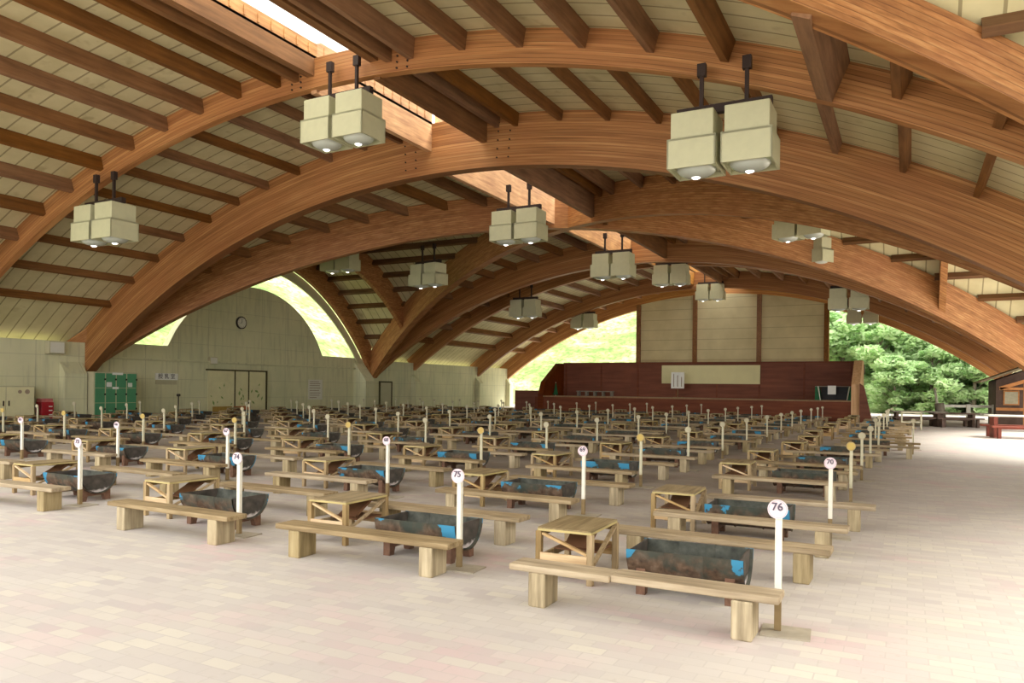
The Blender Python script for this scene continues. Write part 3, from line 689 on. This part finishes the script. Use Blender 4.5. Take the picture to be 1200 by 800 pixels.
# ---------------------------------------------------------------- barbecue stations
def parts(root, lst):
    for n, mb, mat in lst: mb.build(n, mat, root)
def make_bench(v=0, merged=False):
    t = None
    H, W, LN, T = .29, .25, 1.86, .045
    seat = MB()
    if v == 1:     # two boards meeting out of line
        seat.box(-LN/2, -.16, -W/2, W/2-.02, H-T, H, bev=.006); seat.box(-.16, LN/2, -W/2+.02, W/2, H-T+.004, H+.004, bev=.006)
    elif v == 2:   # a plank with a worn corner
        seat.prism([(-LN/2, -W/2), (LN/2-.06, -W/2), (LN/2, -W/2+.08), (LN/2, W/2), (-LN/2+.03, W/2)], 'z', H-T, H)
    else: seat.box(-LN/2, LN/2, -W/2, W/2, H-T, H, bev=.006)
    legs = []
    for s in (-1, 1):
        m = MB(); x = s*(LN/2-.22); m.box(x-.065, x+.065, -.12, .115, 0, H-T, bev=.008); legs.append(m)
    if merged:
        for m in legs: seat.add(m.v, m.f, 1)
        return seat.build('plank_bench', [M['bench'], M['bleg']])
    t = thing('plank_bench', '', 'bench'); seat.build('seat', M['bench'], t)
    for m in legs: m.build('leg', M['bleg'], t)
    return t
def make_table(merged=False):
    A, B, H = .22, .32, .43
    top = MB(); top.box(-A-.01, A+.01, -B-.01, B+.01, H-.012, H); 
    edge = MB(); edge.box(-A-.012, A+.012, -B-.014, B+.014, H-.03, H-.012)
    lg = []
    for sx in (-1, 1):
        for sy in (-1, 1): m = MB(); m.box(sx*A-.025, sx*A+.025, sy*B-.025, sy*B+.025, 0, H-.03, bev=.004); lg.append(m)
    bd = []
    for sy in (-1, 1): m = MB(); m.box(-A+.02, A-.02, sy*(B+.02)-.01, sy*(B+.02)+.01, .12, .23); bd.append(m)
    br = MB(); br.bar((-A+.03, -B, .38), (A-.03, -B, .24), .02, .035, up=(0,1,0)); 
    br2 = MB(); br2.bar((A, -B+.03, .14), (A, B-.03, .37), .02, .035, up=(1,0,0))
    rails = MB(); rails.box(-A-.012, -A+.012, -B, B, .14, .2); rails.box(-A+.02, A-.02, B-.01, B+.01, .34, .39); rails.box(-A-.01, -A+.01, -B, B, .35, .4)
    shelf = MB(); shelf.box(-A+.02, A-.03, -.05, B-.03, .2, .215); shelf.add(*box_tilt())
    if merged:
        for mb, mi in [(edge,1)] + [(x,2) for x in lg] + [(x,3) for x in bd] + [(br,3),(br2,2),(rails,2),(shelf,4)]: top.add(mb.v, mb.f, mi)
        return top.build('side_table', [M['tbl'], M['tedge'], M['tleg'], M['tboard'], M['brown']])
    t = thing('side_table', '', 'table'); tp = top.build('tabletop', M['tbl'], t); edge.build('edging', M['tedge'], tp)
    for m in lg: m.build('leg', M['tleg'], t)
    for m in bd: m.build('panel_board', M['tboard'], t)
    br.build('brace', M['tboard'], t); br2.build('brace', M['tleg'], t); rails.build('rail', M['tleg'], t); shelf.build('shelf', M['brown'], t)
    return t
def box_tilt():
    m = MB(); m.box(-.12, .1, -.16, .16, -.012, .012, 0, Matrix.Translation((0, .12, .3)) @ Matrix.Rotation(.5, 4, 'X')); return m.v, m.f
def make_drum(merged=False):
    Lh, r, zc = .43, .245, .345
    sh = MB(); n = 18; xs = []
    for x in (-Lh, -Lh+.012, -.155, -.145, -.135, .135, .145, .155, Lh-.012, Lh): xs.append((x, r+(.012 if abs(abs(x)-.145) < .002 else (.008 if abs(x) == Lh else 0))))
    def shell(rr, mi, inner):
        vs = []; fs = []
        for x, q in xs:
            for k in range(n+1): a = PI + PI*k/n; vs.append((x, (q+rr)*math.cos(a), zc+(q+rr)*math.sin(a)))
        for i in range(len(xs)-1):
            for k in range(n): fs.append([i*(n+1)+k, i*(n+1)+k+1, (i+1)*(n+1)+k+1, (i+1)*(n+1)+k])
        return vs, fs
    v1, f1 = shell(0, 0, False); v2, f2 = shell(-.014, 1, True)
    sh.add(v1, f1, 0, True); sh.add(v2, f2, 1, True)
    for s in (0, n):   # rim
        b1 = [v1[i*(n+1)+s] for i in range(len(xs))]; b2 = [v2[i*(n+1)+s] for i in range(len(xs))]; k = len(xs)
        sh.add(b1+b2, [[i, i+1, k+i+1, k+i] for i in range(k-1)], 0)
    ash = MB(); ash.box(-Lh+.02, Lh-.02, -r*.72, r*.72, zc-r*.68, zc-r*.66); 
    caps = []
    for s in (-1, 1):
        m = MB(); m.prism([( (r-.004)*math.cos(PI+PI*k/n), zc+(r-.004)*math.sin(PI+PI*k/n)) for k in range(n+1)], 'x', s*(Lh-.03)-.006, s*(Lh-.03)+.006); caps.append(m)
    crd = []
    for s in (-1, 1):
        m = MB(); x = s*(Lh-.1); y = .2
        poly = [(-y, 0), (-y+.07, 0), (-y+.09, .07), (y-.09, .07), (y-.07, 0), (y, 0), (y, .2)] + [((r+.004)*math.cos(a), zc+(r+.004)*math.sin(a)) for a in [2*PI - .65 - (PI-1.3)*k/8 for k in range(9)]] + [(-y, .2)]
        m.prism(poly, 'x', x-.035, x+.035); crd.append(m)
    if merged:
        sh.add(ash.v, ash.f, 1)
        for m in caps: sh.add(m.v, m.f, 2)
        for m in crd: sh.add(m.v, m.f, 3)
        return sh.build('drum_grill', [M['drumfar'], M['ash'], M['cap'], M['rust']])
    t = thing('drum_grill', '', 'grill')
    o = sh.build('trough', [M['drum'], M['ash']], t); ash.build('ash_bed', M['ash'], o)
    for m in caps: m.build('end_plate', M['cap'], t)
    for m in crd: m.build('cradle', M['rust'], t)
    return t
def sign_bits(disc, ring, pst):
    """post, bare foot, disc and base of a station sign"""
    H = .8
    p = MB(); p.box(-.021, .021, -.021, .021, .2, H-.02, bev=.003)
    f = MB(); f.box(-.021, .021, -.021, .021, .012, .2)
    d = MB(); d.disc((-.006, -.03, H-.005), .062, .012, 28)
    g = MB(); nn = 28; r0, r1 = .052, .057
    vs = [((r)*math.cos(2*PI*k/nn)-.006, -.0375, H-.005+r*math.sin(2*PI*k/nn)) for r in (r0, r1) for k in range(nn)]
    g.add(vs, [[k, (k+1) % nn, nn+(k+1) % nn, nn+k] for k in range(nn)])
    b = MB(); b.box(-.1, .2, -.14, .12, 0, .01)
    return p, f, d, g, b
def make_sign(num=None, disc='disc', ring='red', pst='white', merged=False):
    p, f, d, g, b = sign_bits(disc, ring, pst)
    if merged:
        for mb, mi in ((f,1),(d,2),(g,3),(b,4)): p.add(mb.v, mb.f, mi)
        return p.build('number_sign', [M[pst], M['post'], M[disc], M[ring], M['slab']])
    t = thing('number_sign', '', 'sign'); p.build('post', M[pst], t); f.build('post_foot', M['post'], t)
    dd = d.build('disc', M[disc], t); g.build('disc_ring', M[ring], dd); b.build('base_plate', M['slab'], t)
    if num: text_obj(num, .07, M['ink'], dd, (-.008, -.039, .81), .0012, 'number')
    return t
PROTO = {}
def place(key, maker, loc, rz, label, cat, group):
    if key not in PROTO:
        o = maker(); PROTO[key] = o; o.location = loc; o.rotation_euler = (0,0,rz)
    else: o = dup(PROTO[key], loc, rz, label)
    tag(o, label, cat, group); return o
# measured near stations: (col,row): sign, drum, table, near bench, back bench
EXACT = {
    (0,0): dict(s=(-.74,5.13), d=(-1.47,5.74), t=(-2.45,5.88), f=(-1.62,4.94), b=(-1.47,6.62), n='76', fv=1),
    (1,0): dict(s=(-3.42,5.55), d=(-3.92,5.82), t=(-5.08,6.08), f=(-4.2,5.24), b=(-4.28,6.66), n='75'),
    (2,0): dict(s=(-6.15,5.62), d=(-6.75,5.95), t=(-7.75,6.2), f=(-6.68,5.25), b=(-7.0,6.95), n='74'),
    (3,0): dict(s=(-9.35,5.95), d=(-9.9,6.3), t=(-10.9,6.45), f=(-9.98,5.5), b=(-10.1,7.3), n='73'),
    (0,1): dict(s=(-.74,8.75), d=(-1.5,8.35), t=(-2.32,8.55), f=(-1.42,7.75), b=(-1.25,9.35), n='70'),
    (1,1): dict(s=(-3.55,8.66), d=(-4.25,8.85), t=(-5.15,8.9), f=(-4.3,8.0), b=(-4.2,9.7), n='69'),
    (2,1): dict(s=(-6.5,8.6), d=(-7.1,9.0), t=(-8.05,9.15), f=(-7.35,8.15), b=(-7.3,10.0), n='68'),
    (3,1): dict(n='67'), (4,1): dict(n='66'), (5,1): dict(n='65'),
}
def visible(x, y):
    yw = math.radians(27.8); a = x*math.cos(yw)+y*math.sin(yw); b = -x*math.sin(yw)+y*math.cos(yw)
    return b > 1 and -60 < 600+884*a/b < 1260
NAMEC = ['end column on open side'] + ['%s column from open side' % ORD[i] for i in range(1, 12)]
J = lambda a: R.uniform(-a, a)
nrow, ncol = 13, 10
for r in range(nrow):
    for c in range(ncol):
        sx = -.76 - 3.03*c - .012*r*c*.3 + J(.1); sy = 5.85 + 2.93*r + J(.12)
        e = EXACT.get((c, r), {})
        if 'n' in e: sgn = 'at the sign numbered %s' % e['n']; where = sgn
        else: where = '%s row, %s' % (ORD[r], NAMEC[c])
        s = e.get('s', (sx, sy)); d = e.get('d', (s[0]-.62+J(.08), s[1]+.5+J(.1))); tb = e.get('t', (d[0]-1.05+J(.08), d[1]+.15+J(.1)))
        if c == 0 and r >= 5: d = (d[0]+.35, d[1])
        f = e.get('f', (d[0]+(.3 if c == 0 and r >= 5 else 0)-.15+J(.15), d[1]-.8+J(.08))); bk = e.get('b', (d[0]+(.3 if c == 0 and r >= 5 else 0)-.1+J(.15), d[1]+.85+J(.08)))
        far = r >= 5
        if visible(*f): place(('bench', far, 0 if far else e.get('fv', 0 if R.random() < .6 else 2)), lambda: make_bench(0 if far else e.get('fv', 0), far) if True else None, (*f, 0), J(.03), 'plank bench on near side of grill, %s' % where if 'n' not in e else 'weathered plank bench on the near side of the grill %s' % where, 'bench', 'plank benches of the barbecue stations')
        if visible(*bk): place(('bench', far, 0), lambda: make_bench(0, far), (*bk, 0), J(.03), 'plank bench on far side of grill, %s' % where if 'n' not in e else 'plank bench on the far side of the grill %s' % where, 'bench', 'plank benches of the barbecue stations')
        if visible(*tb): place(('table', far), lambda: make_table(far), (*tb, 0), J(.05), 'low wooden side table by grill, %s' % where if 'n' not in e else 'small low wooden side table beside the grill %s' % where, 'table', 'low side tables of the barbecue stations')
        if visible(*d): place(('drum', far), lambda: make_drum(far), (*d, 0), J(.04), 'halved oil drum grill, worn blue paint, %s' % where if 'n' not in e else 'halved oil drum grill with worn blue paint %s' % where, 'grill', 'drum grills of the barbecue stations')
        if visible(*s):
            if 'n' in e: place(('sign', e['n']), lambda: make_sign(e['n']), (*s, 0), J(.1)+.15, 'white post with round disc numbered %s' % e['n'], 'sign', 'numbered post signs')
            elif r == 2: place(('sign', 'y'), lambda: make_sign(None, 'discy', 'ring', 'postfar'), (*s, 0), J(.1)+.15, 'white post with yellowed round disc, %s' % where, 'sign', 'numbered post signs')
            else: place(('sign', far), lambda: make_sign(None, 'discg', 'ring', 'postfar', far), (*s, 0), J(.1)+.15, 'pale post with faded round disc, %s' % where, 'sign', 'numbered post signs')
# the stray sign standing out on the open paving
s = make_sign(None, 'discg', 'ring', 'postfar'); s.location = (.1, 23.6, 0); tag(s, 'pale post with round disc standing alone out on the bare paving', 'sign', 'numbered post signs')

# ---------------------------------------------------------------- yard: fence, tables, hut
def floor_at(px, py, h=0.0):
    F, ro, yw, hz = 884., .0122, math.radians(27.8), 455.3
    dx, dy = px-600, py-400; u = dx*math.cos(ro)+dy*math.sin(ro); v = -dx*math.sin(ro)+dy*math.cos(ro)-(hz-400)
    d = ((u*math.cos(yw)-F*math.sin(yw))/F, (u*math.sin(yw)+F*math.cos(yw))/F, -v/F); t = (h-1.55)/d[2]
    return Vector((d[0]*t, d[1]*t, h))
A, B = floor_at(1104, 497.5), floor_at(1164, 498.5)
t = thing('rail_fence', 'whitewashed two rail timber fence at the edge of the yard before the trees', 'fence', A)
dv = B-A
for k in range(3):
    q = dv*(k/2); m = MB(); m.box(q.x-.1, q.x+.1, q.y-.1, q.y+.1, 0, 1.05, bev=.02); m.build('post', M['fence'], t)
for z in (.55, .95):
    m = MB(); m.bar((0,0,z), (dv.x, dv.y, z), .07, .13); m.build('rail', M['fence'], t)
def picnic(loc, rz, w, mat, lab, topmat=None, name='picnic_table', h=.72):
    t = thing(name, lab, 'table', loc, rz)
    for k in range(3): m = MB(); m.box(-w/2, w/2, -.36+k*.25, -.13+k*.25, h-.06, h, bev=.01); m.build('top_board', topmat or mat, t)
    for s in (-1, 1):
        m = MB(); x = s*(w/2-.25); m.box(x-.06, x+.06, -.3, .3, 0, h-.06); m.build('leg', mat, t)
        m = MB(); m.box(-w/2, w/2, s*.72-.15, s*.72+.15, .38, .44, bev=.01); m.build('seat_board', mat, t)
        for q in (-1, 1): m = MB(); x = q*(w/2-.25); m.box(x-.05, x+.05, s*.72-.1, s*.72+.1, 0, .38); m.build('seat_leg', mat, t)
    m = MB(); m.box(-w/2+.25, w/2-.25, -.04, .04, .3, .38); m.build('stretcher', mat, t)
    return t
p = floor_at(1117, 500); picnic(p, .3, 2.0, M['hut'], 'dark log picnic table before the white rail fence', M['hut'], h=.66)
p = floor_at(1075, 499); picnic(p, .2, 2.4, M['hut'], 'dark picnic table with pale top beside the stage buttress and trees', M['wgrey'])
p = floor_at(1188, 513); picnic(p, .15, 1.8, M['rtab'], 'red brown table with white top standing before the hut', M['fence'], h=.82)
p = floor_at(1101, 499); m = MB(); m.tube([(0,0,0), (.02,0,.5), (-.05,.03,1.1)], [.26,.22,.2], 12); o = m.build('tree_stump', M['trunk'], None, p); tag(o, 'pale upright log stump between the picnic tables', 'stump')
p = floor_at(1100, 493); m = MB(); m.tube([(0,0,0), (-.12,0,1.0), (-.25,0,1.9)], [.09,.075,.06], 10); o = m.build('leaning_pole', M['fence'], None, p); tag(o, 'white leaning pole rising behind the stump against the trees', 'pole')
p = floor_at(1056, 503); t = thing('rack_stand', 'pale thin two legged rack standing at the paving edge', 'stand', p, .2)
for s in (0, 1): m = MB(); m.box(s*.75-.03, s*.75+.03, -.03, .03, 0, .75); m.build('leg', M['postfar'], t)
m = MB(); m.box(-.05, .8, -.03, .03, .7, .76); m.box(0, .75, -.02, .02, .3, .35); m.build('rail', M['postfar'], t)
# hut
p = floor_at(1166, 499.5); t = thing('hut', 'small timber hut with orange gable brackets at the edge of the yard', 'hut', p, 0.0)
W, D, Hh = 5.0, 4.0, 2.25
m = MB(); m.box(0, W, 0, D, 0, Hh); m.prism([(0, Hh), (W, Hh), (W/2, Hh+1.0)], 'y', .02, D); m.build('walls', M['hut'], t)
m = MB()
for s in (0, 1):
    x0, x1 = (-.7, W/2) if s == 0 else (W+.7, W/2)
    m.add([(x0,-1.1,Hh-.15),(x1,-1.1,Hh+1.15),(x1,D+.3,Hh+1.15),(x0,D+.3,Hh-.15),(x0,-1.1,Hh-.05),(x1,-1.1,Hh+1.25),(x1,D+.3,Hh+1.25),(x0,D+.3,Hh-.05)], [[3,2,1,0],[4,5,6,7],[0,1,5,4],[1,2,6,5],[2,3,7,6],[3,0,4,7]])
m.build('roof', M['hutroof'], t)
for x0, x1 in ((.3, .95), (1.3, 2.1), (2.7, 3.6)):
    m = MB(); m.box(x0, x1, -.05, 0, 1.05, 1.75); w_ = m.build('window', M['hutw'], t); m = MB(); m.box(x0+.06, x1-.06, -.065, -.05, 1.11, 1.69); m.build('pane', M['glassy'], w_)
m = MB(); m.bar((.1,-.6,1.85), (1.1,-.6,2.2), .1, .16); m.bar((1.1,-.6,2.2), (2.2,-.6,1.85), .1, .16); m.box(.1, 2.2, -.65, -.55, 1.78, 1.9); m.build('gable_bracket', M['hutw'], t)
m = MB(); m.box(1.05, 1.2, -.67, -.53, 0, 2.2); m.build('post', M['hutw'], t); m = MB(); m.box(0, 2.2, -.12, 0, .78, .92); m.build('sill', M['hutw'], t)

# ---------------------------------------------------------------- land and trees
def hill():
    m = MB(); nx, ny = 60, 60; vs = []; x0, x1, y0, y1 = -120, 20, -20, 150
    def h(x, y):
        d = max(0, min(1, (-35.5-x)/40)); z = 24*d**.85
        e = max(0, min(1, (y-66)/60)); f = max(0, min(1, (-2-x)/12)); z = max(z, 30*e**.9*f)
        return z - .25 + .35*math.sin(x*.31+y*.17)*min(1, z/3) + .2*math.sin(x*.9-y*.7)*min(1, z/3)
    for i in range(nx+1):
        for j in range(ny+1): x = x0+(x1-x0)*i/nx; y = y0+(y1-y0)*j/ny; vs.append((x, y, h(x, y)))
    fs = [[i*(ny+1)+j, (i+1)*(ny+1)+j, (i+1)*(ny+1)+j+1, i*(ny+1)+j+1] for i in range(nx) for j in range(ny)]
    m.add(vs, fs, 0, True); o = m.build('hill', M['grass']); struct(o, 'bright grassy bank rising behind the wall and the stage', 'hill')
hill()
m = MB(); m.box(-40, 160, 71, 200, -.35, -.02); m.box(75, 160, -30, 71, -.35, -.02); struct(m.build('ground', M['grass']), 'grass and scrub ground under the forest', 'ground')
def east_sky_blocker():  # unseen bank, added to cut sky light entering from the open side
    m = MB(); vs = []; n = 30
    for i in range(n+1):
        for j in range(n+1):
            x = 46+60*i/n; y = 16+55*j/n; d = min(1, i/7); vs.append((x, y, -.3+26*d**.8+.8*math.sin(x*.4+y*.3)*d))
    m.add(vs, [[i*(n+1)+j, (i+1)*(n+1)+j, (i+1)*(n+1)+j+1, i*(n+1)+j+1] for i in range(n) for j in range(n)], 0, True)
    struct(m.build('hill', M['grass']), 'wooded green bank beyond the yard on the open side', 'hill')
east_sky_blocker()
def make_tree(seed, leaf, h, spread, name, n=6500, ls=.36):
    q = random.Random(seed); t = thing(name, '', 'tree')
    m = MB(); m.tube([(0,0,-.2), (.15,.05,h*.3), (-.1,.1,h*.6), (.1,0,h*.85)], [.3,.24,.16,.06], 10)
    cl = []
    for k in range(34):
        z = h*(.06+.92*q.random()); rad = spread*(1-abs((z/h)-.42)*1.0)*math.sqrt(q.random()); a = q.random()*2*PI
        c = Vector((rad*math.cos(a), rad*math.sin(a), z)); cl.append((c, q.uniform(.8, 1.7)))
        if k < 12: m.tube([(0,0,max(.5, z-1.6)), (c.x*.5, c.y*.5, z-.6), tuple(c)], [.09,.06,.03], 6)
    m.build('trunk', M['trunk'], t)
    f = MB()
    for i in range(n):
        c, r = q.choice(cl); u = Vector((q.gauss(0,1), q.gauss(0,1), q.gauss(0,1))).normalized()*r*q.random()**.33
        u.z *= .55; p = c+u; s = ls*q.uniform(.6, 1.3)
        ax = Vector((q.gauss(0,1), q.gauss(0,1), q.gauss(0,.45))).normalized(); nb = ax.cross(Vector((q.gauss(0,.8), q.gauss(0,.8)-.7, .7))).normalized()
        f.add([p-ax*s, p+nb*s*.45, p+ax*s, p-nb*s*.45], [[0,1,2,3]])
    f.build('foliage', leaf, t); return t
kinds = [(make_tree(1, M['leafa'], 13, 4.2, 'maple_tree'), 'broad mid green tree'), (make_tree(2, M['leafb'], 15, 3.8, 'beech_tree'), 'tall dark green tree'), (make_tree(3, M['leafc'], 9, 3.6, 'dogwood_tree'), 'low pale green tree with light sprays')]
spots = [] # px of trunk, distance Y, kind, scale
for i, (px, Y, k, s) in enumerate([
    (985, 70, 2, .95), (1030, 68, 2, .8), (1075, 70, 0, .8), (1010, 78, 0, 1.1), (1055, 82, 1, 1.1), (1100, 74, 1, 1.0), (1130, 71, 0, .9), (1160, 70, 1, 1.05), (1195, 72, 0, 1.0),
    (965, 88, 1, 1.2), (995, 92, 0, 1.2), (1040, 96, 1, 1.3), (1085, 92, 0, 1.3), (1125, 88, 1, 1.25), (1165, 90, 0, 1.3), (1200, 84, 1, 1.2), (1235, 76, 0, 1.2), (1092, 66, 2, .6), (1142, 65.5, 2, .58), (1178, 65, 2, .66), (1048, 65, 2, .5), (1225, 68, 1, .9)]):
    x = at(px, 450, Y)[0]; o, lab = kinds[k]; where = '%s tree along the forest edge counted from the stage' % ORD[min(i, 13)]
    lb = lab + ['', ' beside the stage', ' behind the picnic tables', ''][0]
    spots.append((x, Y, k, s, lab))
order = sorted(range(len(spots)), key=lambda i: spots[i][1])
rank = {i: n for n, i in enumerate(order)}
used = set()
cnt = {0: 0, 1: 0, 2: 0}
for i in sorted(range(len(spots)), key=lambda i: spots[i][0]/spots[i][1]):
    x, Y, k, s, lab = spots[i]; row = 'front' if Y < 63 else ('second' if Y < 75 else 'deep')
    key = (k, row); n = sum(1 for u in used if u[0] == key); used.add((key, i))
    label = '%s, %s such from the stage, %s rank' % (lab, ORD[n], row)
    o = kinds[k][0]
    if cnt[k] == 0: o.location = (x, Y, -.1); o.rotation_euler = (0,0,R.random()*6); o['label'] = label; o['group'] = 'forest trees beyond the yard'; o.scale = (s,s,s)
    else: o = dup(o, (x, Y, -.1), R.random()*6, label); o.scale = (s,s,s)
    cnt[k] += 1
# trees and bushes on the bank
for i, (x, y, z, k, s, lb) in enumerate([(-28, 96, 13, 0, .8, 'green tree on top of the bank beside the screen'), (-21, 92, 12, 2, .9, 'pale bushy tree on the bank touching the screen edge'), (-36, 100, 16, 1, .8, 'dark tree on the crest of the bank beyond the stage')]):
    o = dup(kinds[k][0], (x, y, z), R.random()*6, lb); o.scale = (s,s,s); o['group'] = 'trees on the bank'

# ---------------------------------------------------------------- light, camera, output
w = bpy.data.worlds.new('overcast_sky'); bpy.context.scene.world = w; w.use_nodes = True
bg = w.node_tree.nodes['Background']; bg.inputs[0].default_value = (1.0, .985, .95, 1); bg.inputs[1].default_value = 1.6
sd = bpy.data.lights.new('hazy_sun', 'SUN'); sd.energy = 3.4; sd.angle = math.radians(30); sd.color = (1,.96,.86)
so = bpy.data.objects.new('hazy_sun', sd); C.objects.link(so); so.rotation_euler = (math.radians(-14), math.radians(30), 0); so.location = (20,-20,40)

cd = bpy.data.cameras.new('camera'); cd.sensor_width = 36; cd.lens = 36*884/1200; cd.shift_y = 55.3/1200; cd.clip_end = 600
co = bpy.data.objects.new('camera', cd); C.objects.link(co)
co.matrix_world = Matrix.Translation((0,0,1.55)) @ Matrix.Rotation(math.radians(27.8), 4, 'Z') @ Matrix.Rotation(PI/2, 4, 'X') @ Matrix.Rotation(.0122, 4, 'Z')
sc = bpy.context.scene; sc.camera = co
sc.view_settings.view_transform = 'Standard'; sc.view_settings.look = 'None'; sc.view_settings.gamma = 1; sc.view_settings.use_curve_mapping = False
sc.view_settings.exposure = 1.3
sc.cycles.max_bounces = 8; sc.cycles.diffuse_bounces = 3; sc.cycles.use_denoising = True
